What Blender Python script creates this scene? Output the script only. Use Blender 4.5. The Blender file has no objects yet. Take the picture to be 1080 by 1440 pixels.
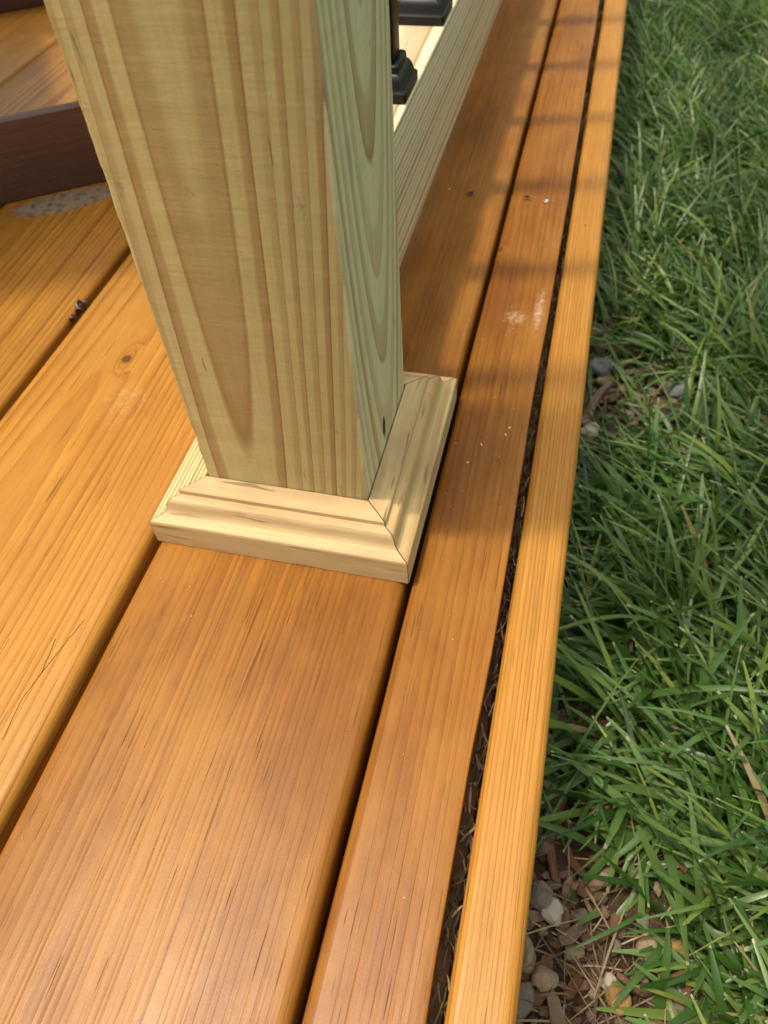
import bpy, bmesh, math, random
import numpy as np
from mathutils import Vector, Matrix, noise as mnoise

random.seed(7)
rng = np.random.default_rng(11)
SC = bpy.context.scene
COL = SC.collection
R = math.radians

# ------------------------------------------------------------------ camera
cam_d = bpy.data.cameras.new('camera')
cam = bpy.data.objects.new('camera', cam_d)
COL.objects.link(cam)
cam.location = (0.16984, -0.23667, 0.33183)
cam.rotation_euler = (R(38.644), R(2.871), R(13.422))
cam_d.sensor_fit = 'VERTICAL'
cam_d.sensor_height = 34.6
cam_d.sensor_width = 25.95
cam_d.lens = 25.54
cam_d.clip_start = 0.01
cam_d.clip_end = 400
cam_d.dof.use_dof = True
cam_d.dof.focus_distance = 0.345
cam_d.dof.aperture_fstop = 13.0
SC.camera = cam

# ------------------------------------------------------------------ light
SUN_ELEV = 74.0
SUN_SLOPE = 0.21                     # the light travels towards +X and a little +Y
ldir = Vector((1, SUN_SLOPE, 0)).normalized() * math.cos(R(SUN_ELEV)) + Vector((0, 0, -math.sin(R(SUN_ELEV))))
world = bpy.data.worlds.new('World')
SC.world = world
world.use_nodes = True
wn = world.node_tree
bg = wn.nodes['Background']
sky = wn.nodes.new('ShaderNodeTexSky')
sky.sky_type = 'NISHITA'
sky.sun_disc = False
sky.air_density = 2.8
sky.dust_density = 8.0            # hazy summer sky
sky.ozone_density = 0.6
sky.sun_elevation = R(SUN_ELEV)
sky.sun_rotation = math.atan2(-ldir.x, -ldir.y)
wn.links.new(sky.outputs[0], bg.inputs[0])
bg.inputs[1].default_value = 0.15
sun_d = bpy.data.lights.new('sun', 'SUN')
sun_d.energy = 2.0
sun_d.angle = R(3.2)
sun_d.color = (1.0, 0.94, 0.84)
sun = bpy.data.objects.new('sun', sun_d)
COL.objects.link(sun)
sun.rotation_euler = ldir.to_track_quat('-Z', 'Y').to_euler()
sun.location = (-2, 0, 5)
SC.view_settings.view_transform = 'Standard'
SC.view_settings.look = 'None'
SC.view_settings.gamma = 1.0
SC.view_settings.exposure = 0.29

# ------------------------------------------------------------------ node helper
class NT:
    def __init__(s, name):
        s.mat = bpy.data.materials.new(name)
        s.mat.use_nodes = True
        s.t = s.mat.node_tree
        s.bsdf = s.t.nodes['Principled BSDF']
        s.out = s.t.nodes['Material Output']
    def n(s, typ): return s.t.nodes.new(typ)
    def put(s, sock, v):
        if isinstance(v, bpy.types.NodeSocket): s.t.links.new(v, sock)
        elif isinstance(v, (tuple, list)):
            if len(v) == 3 and len(sock.default_value) == 4: v = (*v, 1)
            sock.default_value = v
        else: sock.default_value = v
    def m(s, op, a, b=0.0, c=None, clamp=False):
        k = s.n('ShaderNodeMath'); k.operation = op; k.use_clamp = clamp
        s.put(k.inputs[0], a); s.put(k.inputs[1], b)
        if c is not None: s.put(k.inputs[2], c)
        return k.outputs[0]
    def vm(s, op, a, b=(0, 0, 0)):
        k = s.n('ShaderNodeVectorMath'); k.operation = op
        s.put(k.inputs[0], a); s.put(k.inputs[1], b)
        return k.outputs[0]
    def xyz(s, v):
        k = s.n('ShaderNodeSeparateXYZ'); s.put(k.inputs[0], v); return k.outputs
    def comb(s, x, y, z):
        k = s.n('ShaderNodeCombineXYZ')
        for i, v in enumerate((x, y, z)): s.put(k.inputs[i], v)
        return k.outputs[0]
    def noise(s, v, scale, detail=2, rough=0.5, dist=0.0):
        k = s.n('ShaderNodeTexNoise'); s.put(k.inputs['Vector'], v)
        k.inputs['Scale'].default_value = scale; k.inputs['Detail'].default_value = detail
        k.inputs['Roughness'].default_value = rough; k.inputs['Distortion'].default_value = dist
        return k.outputs[0]
    def noisec(s, v, scale, detail=2):
        k = s.n('ShaderNodeTexNoise'); s.put(k.inputs['Vector'], v)
        k.inputs['Scale'].default_value = scale; k.inputs['Detail'].default_value = detail
        return k.outputs[1]
    def ramp(s, f, stops):
        k = s.n('ShaderNodeValToRGB'); s.put(k.inputs[0], f)
        e = k.color_ramp.elements
        while len(e) < len(stops): e.new(0.5)
        for i, (p, c) in enumerate(stops):
            e[i].position = p
            e[i].color = (*c, 1) if isinstance(c, tuple) else (c, c, c, 1)
        return k.outputs[0]
    def step(s, f, a, b):
        k = s.n('ShaderNodeMapRange'); k.interpolation_type = 'SMOOTHSTEP'; k.clamp = True
        s.put(k.inputs[0], f); k.inputs[1].default_value = a; k.inputs[2].default_value = b
        return k.outputs[0]
    def mix(s, f, a, b, mode='MIX'):
        k = s.n('ShaderNodeMix'); k.data_type = 'RGBA'; k.blend_type = mode
        s.put(k.inputs[0], f); s.put(k.inputs[6], a); s.put(k.inputs[7], b)
        return k.outputs[2]
    def bump(s, h, dist, strength=1.0, prev=None):
        k = s.n('ShaderNodeBump'); s.put(k.inputs['Height'], h)
        k.inputs['Distance'].default_value = dist; k.inputs['Strength'].default_value = strength
        if prev is not None: s.put(k.inputs['Normal'], prev)
        return k.outputs[0]

def gauss(t, x, y, cx, cy, sx, sy):
    """1 at the centre of an oval spot, falling off smoothly"""
    a = t.m('DIVIDE', t.m('SUBTRACT', x, cx), sx)
    b = t.m('DIVIDE', t.m('SUBTRACT', y, cy), sy)
    q = t.m('ADD', t.m('MULTIPLY', a, a), t.m('MULTIPLY', b, b))
    return t.m('POWER', 2.718, t.m('MULTIPLY', q, -1.0))

def wood(name, along, pith, cone, dens, early, late, seed=0.0, warp=0.006, warp_scale=9.0, slow=0.0,
         prof=((0, 0.0), (0.45, 0.05), (0.86, 1.0), (0.95, 0.9), (1.0, 0.0)),
         fiber=0.16, fiber_scale=620.0, ticks=0.0, tick_scale=210.0, tick_len=0.028, blotch=None, blotch_amt=0.0,
         rough=(0.4, 0.6), bump=0.0002, spec=0.4, coat=0.0, knots=(), extra=None, jitter=0.5, tilt=(0.0, 0.0), grit=0.0, phase=0.0, tick_at=0.68):
    """Growth rings of a log cut by the surface. 'along' is the local axis of the trunk, pith the local place of its heart."""
    t = NT(name)
    tc = t.n('ShaderNodeTexCoord').outputs['Object']
    x, y, z = t.xyz(tc)
    u, v, w = {'Y': (x, z, y), 'Z': (x, y, z), 'X': (y, z, x)}[along]
    q = t.comb(t.m('ADD', u, seed * 1.37), t.m('ADD', v, seed * 0.71), t.m('MULTIPLY', t.m('ADD', w, seed), 0.16))
    nc = t.xyz(t.noisec(q, warp_scale, 2))
    du = t.m('MULTIPLY', t.m('SUBTRACT', nc[0], 0.5), warp * 2)
    dv = t.m('MULTIPLY', t.m('SUBTRACT', nc[1], 0.5), warp * 2)
    uu = t.m('ADD', t.m('SUBTRACT', u, t.m('MULTIPLY_ADD', w, tilt[0], pith[0])), du)
    vv = t.m('ADD', t.m('SUBTRACT', v, t.m('MULTIPLY_ADD', w, tilt[1], pith[1])), dv)
    r = t.m('SQRT', t.m('ADD', t.m('MULTIPLY', uu, uu), t.m('MULTIPLY', vv, vv)))
    r = t.m('ADD', r, t.m('MULTIPLY', w, cone))
    if slow:
        qs = t.comb(seed, 0.0, t.m('ADD', w, seed))
        r = t.m('ADD', r, t.m('MULTIPLY', t.m('SUBTRACT', t.noise(qs, 6.0, 1), 0.5), slow))
    kmask = None
    for (ka, kb, ks, kpush) in knots:          # (across, along, size, ring push)
        g = gauss(t, u, w, ka, kb, ks * 1.6, ks * 4.0)
        r = t.m('ADD', r, t.m('MULTIPLY', g, kpush))
    q1 = t.comb(t.m('MULTIPLY', r, dens * 0.55), seed, 0.0)
    rr = t.m('ADD', t.m('MULTIPLY_ADD', r, dens, phase), t.m('MULTIPLY', t.m('SUBTRACT', t.noise(q1, 1.0, 1), 0.5), 2 * jitter))
    fr = t.m('FRACT', rr)
    ring = t.ramp(fr, [(p, c) for p, c in prof])
    # each ring a little different
    q2 = t.comb(t.m('FLOOR', rr), seed * 3.1, 0.5)
    wv = t.n('ShaderNodeTexWhiteNoise'); t.put(wv.inputs['Vector'], q2)
    ring = t.m('MULTIPLY', ring, t.m('MULTIPLY_ADD', wv.outputs[0], 0.6, 0.55), clamp=True)
    qf = t.comb(t.m('ADD', u, seed), t.m('ADD', v, seed), t.m('MULTIPLY', w, 0.045))
    fib = t.noise(qf, fiber_scale, 3, 0.65)
    fib2 = t.noise(qf, fiber_scale * 0.22, 2, 0.6)
    col = t.mix(ring, early, late)
    qg = t.comb(t.m('ADD', u, seed * 1.1), t.m('ADD', v, seed), t.m('MULTIPLY', w, 0.02))
    fib3 = t.noise(qg, fiber_scale * 0.45, 2, 0.7)
    f = t.m('ADD', 1.0, t.m('MULTIPLY', t.m('SUBTRACT', t.m('ADD', t.m('ADD', t.m('MULTIPLY', fib, 1.5), t.m('MULTIPLY', fib2, 0.35)), t.m('MULTIPLY', fib3, 0.9)), 1.375), fiber * 2.2))
    col = t.mix(1.0, col, t.comb(f, f, f), 'MULTIPLY')
    if blotch is not None:
        qb = t.comb(t.m('ADD', u, seed * 2), t.m('ADD', v, seed), t.m('MULTIPLY', w, 0.35))
        b = t.step(t.noise(qb, 26.0, 4, 0.6), 0.42, 0.68)
        col = t.mix(t.m('MULTIPLY', b, blotch_amt), col, blotch)
        qb2 = t.comb(t.m('ADD', u, seed * 5), t.m('ADD', v, seed), t.m('MULTIPLY', w, 0.5))
        b2 = t.m('ADD', 0.90, t.m('MULTIPLY', t.noise(qb2, 55.0, 5, 0.7), 0.22))
        col = t.mix(1.0, col, t.comb(b2, b2, b2), 'MULTIPLY')
    hgt = t.m('ADD', t.m('MULTIPLY', ring, 0.6), t.m('MULTIPLY', fib, 0.5))
    if grit:
        gr = t.noise(tc, 950.0, 3, 0.7)
        hgt = t.m('ADD', hgt, t.m('MULTIPLY', gr, grit))
        gf = t.m('ADD', 1.0, t.m('MULTIPLY', t.m('SUBTRACT', gr, 0.5), grit * 0.8))
        col = t.mix(1.0, col, t.comb(gf, gf, gf), 'MULTIPLY')
    if ticks:
        qt = t.comb(t.m('ADD', u, seed * 1.9 + 3), t.m('ADD', v, seed), t.m('MULTIPLY', w, tick_len))
        tn = t.noise(qt, tick_scale * 4, 1, 0.5)
        reg = t.noise(t.comb(t.m('ADD', u, seed), 0.0, t.m('MULTIPLY', w, 0.5)), 30.0, 2)
        tk = t.m('MULTIPLY', t.step(tn, tick_at, tick_at + 0.06), t.step(reg, 0.38, 0.60))
        dk = t.m('SUBTRACT', 1.0, t.m('MULTIPLY', tk, ticks))
        col = t.mix(1.0, col, t.comb(dk, dk, dk), 'MULTIPLY')
        hgt = t.m('SUBTRACT', hgt, t.m('MULTIPLY', tk, 1.5))
    ro = t.m('ADD', rough[0], t.m('MULTIPLY', t.noise(tc, 38.0, 3, 0.6), rough[1] - rough[0]))
    t.hgt, t.col, t.rough, t.u, t.v, t.w, t.tc, t.x, t.y, t.z = hgt, col, ro, u, v, w, tc, x, y, z
    for (ka, kb, ks, kpush) in knots:
        dd = t.m('MULTIPLY', t.m('SUBTRACT', t.noise(tc, 420.0, 2), 0.5), 0.25)
        halo = t.step(t.m('ADD', gauss(t, u, w, ka, kb, ks * 1.9, ks * 2.6), dd), 0.25, 0.8)
        core = t.step(t.m('ADD', gauss(t, u, w, ka, kb, ks, ks * 1.25), dd), 0.35, 0.5)
        t.col = t.mix(t.m('MULTIPLY', halo, 0.55), t.col, late)
        t.col = t.mix(t.m('MULTIPLY', core, 0.85), t.col, (0.07, 0.025, 0.012))
        t.hgt = t.m('SUBTRACT', t.hgt, t.m('MULTIPLY', core, 1.2))
    if extra: extra(t)
    b = t.bsdf
    t.put(b.inputs['Base Color'], t.col)
    t.put(b.inputs['Roughness'], t.rough)
    b.inputs['Specular IOR Level'].default_value = spec
    b.inputs['Coat Weight'].default_value = coat
    b.inputs['Coat Roughness'].default_value = 0.33
    t.put(b.inputs['Normal'], t.bump(t.hgt, bump))
    return t.mat

def simple(name, color, rough=0.5, spec=0.5, metallic=0.0, var=0.0, vscale=60.0, bump=0.0, bscale=300.0):
    t = NT(name)
    tc = t.n('ShaderNodeTexCoord').outputs['Object']
    c = color
    if var:
        f = t.m('ADD', 1 - var, t.m('MULTIPLY', t.noise(tc, vscale, 4, 0.65), 2 * var))
        c = t.mix(1.0, color, t.comb(f, f, f), 'MULTIPLY')
    t.put(t.bsdf.inputs['Base Color'], c)
    t.bsdf.inputs['Roughness'].default_value = rough
    t.bsdf.inputs['Specular IOR Level'].default_value = spec
    t.bsdf.inputs['Metallic'].default_value = metallic
    if bump: t.put(t.bsdf.inputs['Normal'], t.bump(t.noise(tc, bscale, 3, 0.6), bump))
    return t.mat

# ------------------------------------------------------------------ object helpers
def link(name, me, mat=None, parent=None, loc=(0, 0, 0), rot=(0, 0, 0), smooth=False):
    o = bpy.data.objects.new(name, me)
    COL.objects.link(o)
    o.location = loc; o.rotation_euler = rot
    if mat is not None and not me.materials: me.materials.append(mat)
    if parent is not None: o.parent = parent
    if smooth:
        for p in me.polygons: p.use_smooth = True
    return o

def empty(name, label, cat, loc=(0, 0, 0), rotz=0.0, group=None):
    o = bpy.data.objects.new(name, None)
    COL.objects.link(o)
    o.empty_display_size = 0.05
    o.location = loc; o.rotation_euler = (0, 0, rotz)
    tag(o, label, cat, group)
    return o

def tag(o, label, cat, group=None):
    o['label'] = label; o['category'] = cat
    if group: o['group'] = group
    return o

def mesh(name, verts, faces):
    me = bpy.data.meshes.new(name)
    me.from_pydata([tuple(v) for v in verts], [], faces)
    me.validate(); me.update()
    bm = bmesh.new(); bm.from_mesh(me)
    bmesh.ops.recalc_face_normals(bm, faces=bm.faces)
    bm.to_mesh(me); bm.free()
    return me

def smooth_by_angle(me, ang=40):
    for p in me.polygons: p.use_smooth = True
    bm = bmesh.new(); bm.from_mesh(me)
    for e in bm.edges:
        if len(e.link_faces) == 2 and e.calc_face_angle(0) > R(ang): e.smooth = False
    bm.to_mesh(me); bm.free()

def sweep(name, sections, closed=True, caps=True):
    """sections: list of rings (same length) -> tube"""
    n = len(sections[0]); V = []; F = []
    for s in sections: V += list(s)
    for i in range(len(sections) - 1):
        for j in range(n if closed else n - 1):
            k = (j + 1) % n
            F.append((i * n + j, i * n + k, (i + 1) * n + k, (i + 1) * n + j))
    if caps:
        F.append(tuple(range(n - 1, -1, -1)))
        F.append(tuple((len(sections) - 1) * n + j for j in range(n)))
    return mesh(name, V, F)

def box_mesh(name, sx, sy, sz, bev=0.001, seg=2, center=(0, 0, 0)):
    bm = bmesh.new()
    bmesh.ops.create_cube(bm, size=1.0)
    for v in bm.verts:
        v.co = Vector((v.co.x * sx + center[0], v.co.y * sy + center[1], v.co.z * sz + center[2]))
    if bev:
        bmesh.ops.bevel(bm, geom=list(bm.edges), offset=bev, segments=seg, affect='EDGES', profile=0.5)
    me = bpy.data.meshes.new(name); bm.to_mesh(me); bm.free()
    smooth_by_angle(me, 50)
    return me

# ------------------------------------------------------------------ materials: wood
GOLD = dict(early=(0.56, 0.272, 0.062), late=(0.35, 0.142, 0.026))
DPROF = ((0, 0.0), (0.45, 0.08), (0.72, 0.50), (0.90, 0.85), (0.96, 1.0), (1.0, 0.0))

def deck(name, seed, early, late, pith, cone, dens, **kw):
    a = dict(warp=0.004, fiber=0.20, ticks=0.5, blotch=late, blotch_amt=0.35, rough=(0.30, 0.46),
             bump=0.00020, spec=0.32, coat=0.0, prof=DPROF, grit=0.30, jitter=0.9)
    a.update(kw)
    return wood(name, 'Y', pith, cone, dens, early, late, seed=seed, **a)

def stain_patch(cx, cy, sx, sy, color, amt, scale, lo, hi, rough=None):
    def f(t):
        g = gauss(t, t.x, t.y, cx, cy, sx, sy)
        nn = t.m('ADD', t.m('MULTIPLY', t.noise(t.tc, scale, 6, 0.8), 0.9), t.m('MULTIPLY', t.noise(t.tc, scale * 5, 3, 0.7), 0.7))
        k = t.m('MULTIPLY', t.step(t.m('ADD', t.m('MULTIPLY', g, 0.55), nn), lo, hi), t.m('MULTIPLY', t.step(g, 0.02, 0.35), amt))
        t.col = t.mix(k, t.col, color)
        t.hgt = t.m('ADD', t.hgt, t.m('MULTIPLY', k, 0.6))
        if rough: t.rough = t.mix(k, t.rough, (rough, rough, rough))
    return f
def chain(*fs):
    def f(t):
        for g in fs: g(t)
    return f

def grey_patch(t):
    # worn grey patch with blackish mildew spots under the brown chair runner; local board frame
    g = gauss(t, t.x, t.y, 0.0, 0.305, 1.0, 1.0)
    ca, sa = math.cos(R(34)), math.sin(R(34))
    px = t.m('SUBTRACT', t.x, PATCH[0]); py = t.m('SUBTRACT', t.y, PATCH[1])
    a = t.m('ADD', t.m('MULTIPLY', px, ca), t.m('MULTIPLY', py, sa))
    b = t.m('SUBTRACT', t.m('MULTIPLY', py, ca), t.m('MULTIPLY', px, sa))
    nn = t.m('MULTIPLY', t.m('SUBTRACT', t.noise(t.tc, 150.0, 4, 0.6), 0.5), 0.9)
    g = t.m('ADD', gauss(t, a, b, 0.0, 0.0, 0.045, 0.017), nn)
    k = t.step(g, 0.30, 0.46)
    sp = t.step(t.noise(t.tc, 120.0, 5, 0.7), 0.50, 0.60)
    c = t.mix(t.m('MULTIPLY', sp, 0.8), (0.24, 0.185, 0.13), (0.055, 0.048, 0.042))
    t.col = t.mix(t.m('MULTIPLY', k, 0.9), t.col, c)
    t.rough = t.mix(k, t.rough, (0.75, 0.75, 0.75))
def crack(pts, width, color, amt, wob=0.0008, soft=False):
    """a drying check that follows a polyline given in world x, y"""
    def f(t):
        key = t.board
        P = [(x - XB[key][0], y - Y0) for x, y in pts]
        n1 = t.m('MULTIPLY', t.m('SUBTRACT', t.noise(t.comb(0.0, t.y, P[0][0] * 50), 140.0, 3, 0.6), 0.5), wob * 2)
        best = None
        for (xa, ya), (xb, yb) in zip(P, P[1:]):
            if yb < ya: xa, ya, xb, yb = xb, yb, xa, ya
            xl = t.m('MULTIPLY_ADD', t.m('SUBTRACT', t.y, ya), (xb - xa) / (yb - ya), xa)
            d = t.m('ABSOLUTE', t.m('SUBTRACT', t.m('ADD', t.x, n1), xl))
            ins = t.m('MULTIPLY', t.step(t.y, ya - 0.0005, ya + 0.0005), t.m('SUBTRACT', 1.0, t.step(t.y, yb - 0.0005, yb + 0.0005)))
            wv = t.m('MULTIPLY', t.noise(t.comb(1.0, t.y, 0.0), 90.0, 2), width * 2)
            m_ = t.m('MULTIPLY', ins, t.m('SUBTRACT', 1.0, t.m('DIVIDE', d, wv, clamp=True)))
            best = m_ if best is None else t.m('MAXIMUM', best, m_)
        k = t.m('MULTIPLY', best if soft else t.step(best, 0.05, 0.5), amt)
        t.col = t.mix(k, t.col, color)
        if not soft: t.hgt = t.m('SUBTRACT', t.hgt, t.m('MULTIPLY', k, 3.0))
    return f
def worn(color, amt, scale, seed):
    """broad uneven take-up of the stain, stretched along the board"""
    def f(t):
        q = t.comb(t.m('ADD', t.x, seed), 0.0, t.m('MULTIPLY', t.y, 0.45))
        k = t.m('MULTIPLY', t.step(t.noise(q, scale, 5, 0.65), 0.42, 0.66), amt)
        t.col = t.mix(k, t.col, color)
        q2 = t.comb(t.m('ADD', t.x, seed + 2), 0.0, t.m('MULTIPLY', t.y, 0.3))
        k2 = t.m('MULTIPLY', t.step(t.noise(q2, scale * 2.3, 6, 0.75), 0.52, 0.70), amt * 0.6)
        t.col = t.mix(k2, t.col, (color[0] * 0.45, color[1] * 0.36, color[2] * 0.4))
    return f
def on(key):
    def f(t): t.board = key
    return f
PATCH = (0.0, 0.0)   # set below, before the material is made

# ------------------------------------------------------------------ the deck
Y0, Y1 = -0.62, 2.3
def board_mesh(name, w, thick, rl, rr, seed, right_edge=None, left_wob=0.0006, ny=110, cup=0.0):
    """local frame: x across (0..w), y along from 0, z=0 top; rounded top edges rl, rr"""
    ys = list(np.linspace(0, Y1 - Y0, ny))
    secs = []
    for y in ys:
        wl = mnoise.noise(Vector((seed, y * 7, 0))) * left_wob + mnoise.noise(Vector((seed, y * 31, 4))) * left_wob * 0.4
        wr = mnoise.noise(Vector((seed + 9, y * 7, 0))) * left_wob + mnoise.noise(Vector((seed + 5, y * 31, 4))) * left_wob * 0.4
        xr = (right_edge(y + Y0) if right_edge else w) + wr
        xl = 0 + wl
        zc = mnoise.noise(Vector((seed + 3, y * 2, 1))) * 0.0004
        pts = [(xl, y, -thick)]
        for k in range(6):
            a = math.pi - k / 5 * math.pi / 2
            pts.append((xl + rl + rl * math.cos(a), y, zc - rl + rl * math.sin(a)))
        nmid = 6
        for k in range(1, nmid):
            f = k / nmid
            xx = xl + rl + (xr - rr - xl - rl) * f
            pts.append((xx, y, zc + cup * math.sin(math.pi * f)))
        for k in range(6):
            a = math.pi / 2 - k / 5 * math.pi / 2
            pts.append((xr - rr + rr * math.cos(a), y, zc - rr + rr * math.sin(a)))
        pts.append((xr, y, -thick))
        secs.append(pts)
    me = sweep(name, secs)
    smooth_by_angle(me, 55)
    return me

the_deck = empty('wooden_deck', 'orange-brown stained plank deck running along the lawn', 'deck', (0, 0, 0))
EDGE = [(-6.2, 1.630), (-3.0, 1.632), (-2.11, 1.627), (-1.654, 1.618), (-1.12, 1.619), (-0.5, 1.640), (0.22, 1.641), (1.0, 1.629),
        (2.06, 1.640), (3.24, 1.647), (5.38, 1.640), (8.2, 1.626), (23, 1.63)]
def rip_edge(y):
    yy = y * 10
    v = np.interp(yy, [e[0] for e in EDGE], [e[1] for e in EDGE]) / 10
    n = mnoise.noise(Vector((y * 60, 3, 0))) * 0.0005 + mnoise.noise(Vector((y * 190, 8, 0))) * 0.0003
    return v - 0.1172 + n

XB = {'far': (-0.4575, -0.3195), 'left': (-0.3165, -0.1775), 'gold': (-0.1715, -0.0325), 'mid': (-0.0260, 0.1138), 'rip': (0.1172, 0.1624)}
PATCH = (-0.262 - XB['left'][0], 0.302 - Y0)

DK = (0.06, 0.025, 0.008)
GOLD_CRACKS = [crack(((-0.0511, -0.1485), (-0.0528, -0.129), (-0.0502, -0.1131), (-0.0439, -0.0817)), 0.00030, DK, 0.75), crack(((-0.053, -0.095), (-0.0502, -0.1131)), 0.00026, DK, 0.7)]
PUR = (0.13, 0.050, 0.020)
MID_STREAKS = [crack(((0.0634, -0.0366), (0.065, -0.0826), (0.0622, -0.1274), (0.06, -0.207), (0.0594, -0.26)), 0.0012, PUR, 0.55, 0.0012, True), crack(((0.028, -0.03), (0.0262, -0.1176), (0.03, -0.24)), 0.0010, PUR, 0.4, 0.001, True)]
b_gold = deck('stain_golden', 2.3, (0.44, 0.203, 0.030), (0.29, 0.112, 0.013), (0.045, -0.055), 0.010, 260,
              knots=((-0.1138 - XB['gold'][0], 0.1148 - Y0, 0.0034, 0.010),), warp=0.006, ticks=0.5,
              extra=chain(on('gold'), worn((0.47, 0.235, 0.045), 0.22, 13.0, 7.7), *GOLD_CRACKS, stain_patch(0.075, 0.075 - Y0, 0.035, 0.05, (0.62, 0.42, 0.24), 0.4, 140, 1.25, 1.6, 0.3)))
b_left = deck('stain_amber', 5.1, (0.38, 0.172, 0.022), (0.215, 0.078, 0.008), (0.03, -0.035), 0.02, 230, warp=0.006, ticks=0.25, extra=grey_patch)
b_far = deck('stain_amber_far', 7.7, (0.36, 0.165, 0.026), (0.20, 0.075, 0.009), (0.08, -0.06), 0.012, 230, warp=0.005, ticks=0.25)
b_mid = deck('stain_chestnut', 9.4, (0.28, 0.110, 0.0105), (0.208, 0.072, 0.0065), (-0.06, -0.10), 0.004, 330, warp=0.0016, ticks=0.42, tick_at=0.68, fiber=0.24,
             knots=((0.0843 - XB['mid'][0], 0.40 - Y0, 0.0012, 0.004),), blotch=(0.165, 0.050, 0.005), blotch_amt=0.6, jitter=1.2, extra=chain(on('mid'), worn((0.40, 0.180, 0.028), 0.45, 15.0, 1.3), *MID_STREAKS))
b_rip = deck('stain_russet', 13.2, (0.27, 0.103, 0.0095), (0.20, 0.067, 0.006), (-0.05, -0.08), 0.008, 300, warp=0.006, ticks=0.4, fiber=0.24,
             knots=((0.0025, 0.2872 - Y0, 0.0022, 0.008),), blotch=(0.155, 0.045, 0.005), blotch_amt=0.6, jitter=1.2,
             extra=chain(worn((0.38, 0.165, 0.024), 0.4, 20.0, 4.1), stain_patch(0.025, 0.205 - Y0, 0.014, 0.014, (0.66, 0.50, 0.34), 0.6, 260, 1.2, 1.5, 0.5),
                         stain_patch(0.040, 0.215 - Y0, 0.006, 0.045, (0.70, 0.56, 0.40), 0.7, 330, 1.2, 1.5, 0.5),
                         stain_patch(0.034, 0.05 - Y0, 0.016, 0.06, (0.50, 0.32, 0.18), 0.22, 330, 1.3, 1.6, 0.4)))
b_fas = deck('stain_honey', 17.6, (0.43, 0.200, 0.031), (0.30, 0.118, 0.014), (-0.05, -0.035), 0.004, 520, warp=0.002, knots=((0.012, 0.33 - Y0, 0.0008, 0.001),), ticks=0.3, blotch_amt=0.2)

boards = {}
for key, mat, rl, rr, sd in (('far', b_far, 0.004, 0.004, 1.0), ('left', b_left, 0.004, 0.0045, 2.0), ('gold', b_gold, 0.0045, 0.0065, 3.0),
                             ('mid', b_mid, 0.0035, 0.0055, 4.0), ('rip', b_rip, 0.005, 0.0010, 5.0)):
    x0, x1 = XB[key]
    me = board_mesh('deck_board', x1 - x0, 0.025, rl, rr, sd, right_edge=rip_edge if key == 'rip' else None,
                    cup=0.0003 if key != 'rip' else 0.0)
    boards[key] = link('deck_board', me, mat, the_deck, (x0, Y0, 0))
for i in range(4):                                       # further boards out to the left
    x1 = -0.4605 - i * 0.142
    me = board_mesh('deck_board', 0.139, 0.025, 0.004, 0.004, 20.0 + i, ny=40)
    link('deck_board', me, (b_gold, b_far, b_left, b_far)[i], the_deck, (x1 - 0.139, Y0, 0))
# fascia board on edge, its rounded top flush with the deck
fme = board_mesh('fascia_board', 0.0258, 0.150, 0.0042, 0.0050, 6.0)
link('fascia_board', fme, b_fas, the_deck, (0.1688, Y0, 0.0))
# framing under the boards
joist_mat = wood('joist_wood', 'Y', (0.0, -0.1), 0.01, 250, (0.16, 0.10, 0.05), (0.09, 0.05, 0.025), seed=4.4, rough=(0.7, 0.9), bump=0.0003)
jm = box_mesh('rim_joist', 0.034, Y1 - Y0, 0.14, 0.002, center=(0, (Y1 - Y0) / 2, -0.07))
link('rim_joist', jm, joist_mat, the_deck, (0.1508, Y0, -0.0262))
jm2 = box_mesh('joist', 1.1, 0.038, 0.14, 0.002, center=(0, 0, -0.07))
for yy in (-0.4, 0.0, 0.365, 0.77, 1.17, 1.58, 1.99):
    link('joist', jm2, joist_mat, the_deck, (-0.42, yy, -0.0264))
# screws
screw_metal = simple('screw_metal', (0.40, 0.34, 0.26), 0.5, metallic=0.8, var=0.5, vscale=900)
screw_dark = simple('screw_hole_dark', (0.035, 0.018, 0.008), 0.8, var=0.3, vscale=900)  # dark disc paints the shaded depth of an uncut hole
def screw_mesh(name, rad, bright):
    bm = bmesh.new()
    n = 20
    prof = [(rad * 1.0, 0.0002), (rad * 0.85, 0.0007), (rad * 0.55, 0.0007), (rad * 0.42, -0.0002)] if bright else \
           [(rad * 1.25, 0.0001), (rad * 1.05, 0.0007), (rad * 0.8, 0.0003), (rad * 0.5, 0.00015)]
    rings = []
    for k, (r, zz) in enumerate(prof):
        rings.append([bm.verts.new((r * math.cos(2 * math.pi * i / n) * (1 + (0.15 if k < 2 and not bright else 0) * random.uniform(-1, 1)),
                                    r * math.sin(2 * math.pi * i / n) * (1 + (0.15 if k < 2 and not bright else 0) * random.uniform(-1, 1)), zz)) for i in range(n)])
    for a, b in zip(rings, rings[1:]):
        for i in range(n): bm.faces.new((a[i], a[(i + 1) % n], b[(i + 1) % n], b[i]))
    bm.faces.new(rings[-1])
    me = bpy.data.meshes.new(name); bm.to_mesh(me); bm.free()
    return me
def add_screw(key, wx, wy, rad, bright):
    o = link('screw', screw_mesh('screw', rad, bright), None, boards[key], (wx - XB[key][0], wy - Y0, 0.0006), smooth=True)
    o.data.materials.append(screw_metal if bright else b_mid)
    if not bright: o.data.materials.append(screw_dark); o.data.polygons[-1].material_index = 1
    for p in o.data.polygons:
        if not bright and p.center.xy.length < rad * 0.75: p.material_index = 1
    return o
add_screw('mid', 0.0843, 0.3639, 0.0032, False)
add_screw('rip', 0.1310, 0.3649, 0.0034, False)
add_screw('rip', 0.1472, 0.3604, 0.0025, True)

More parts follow.
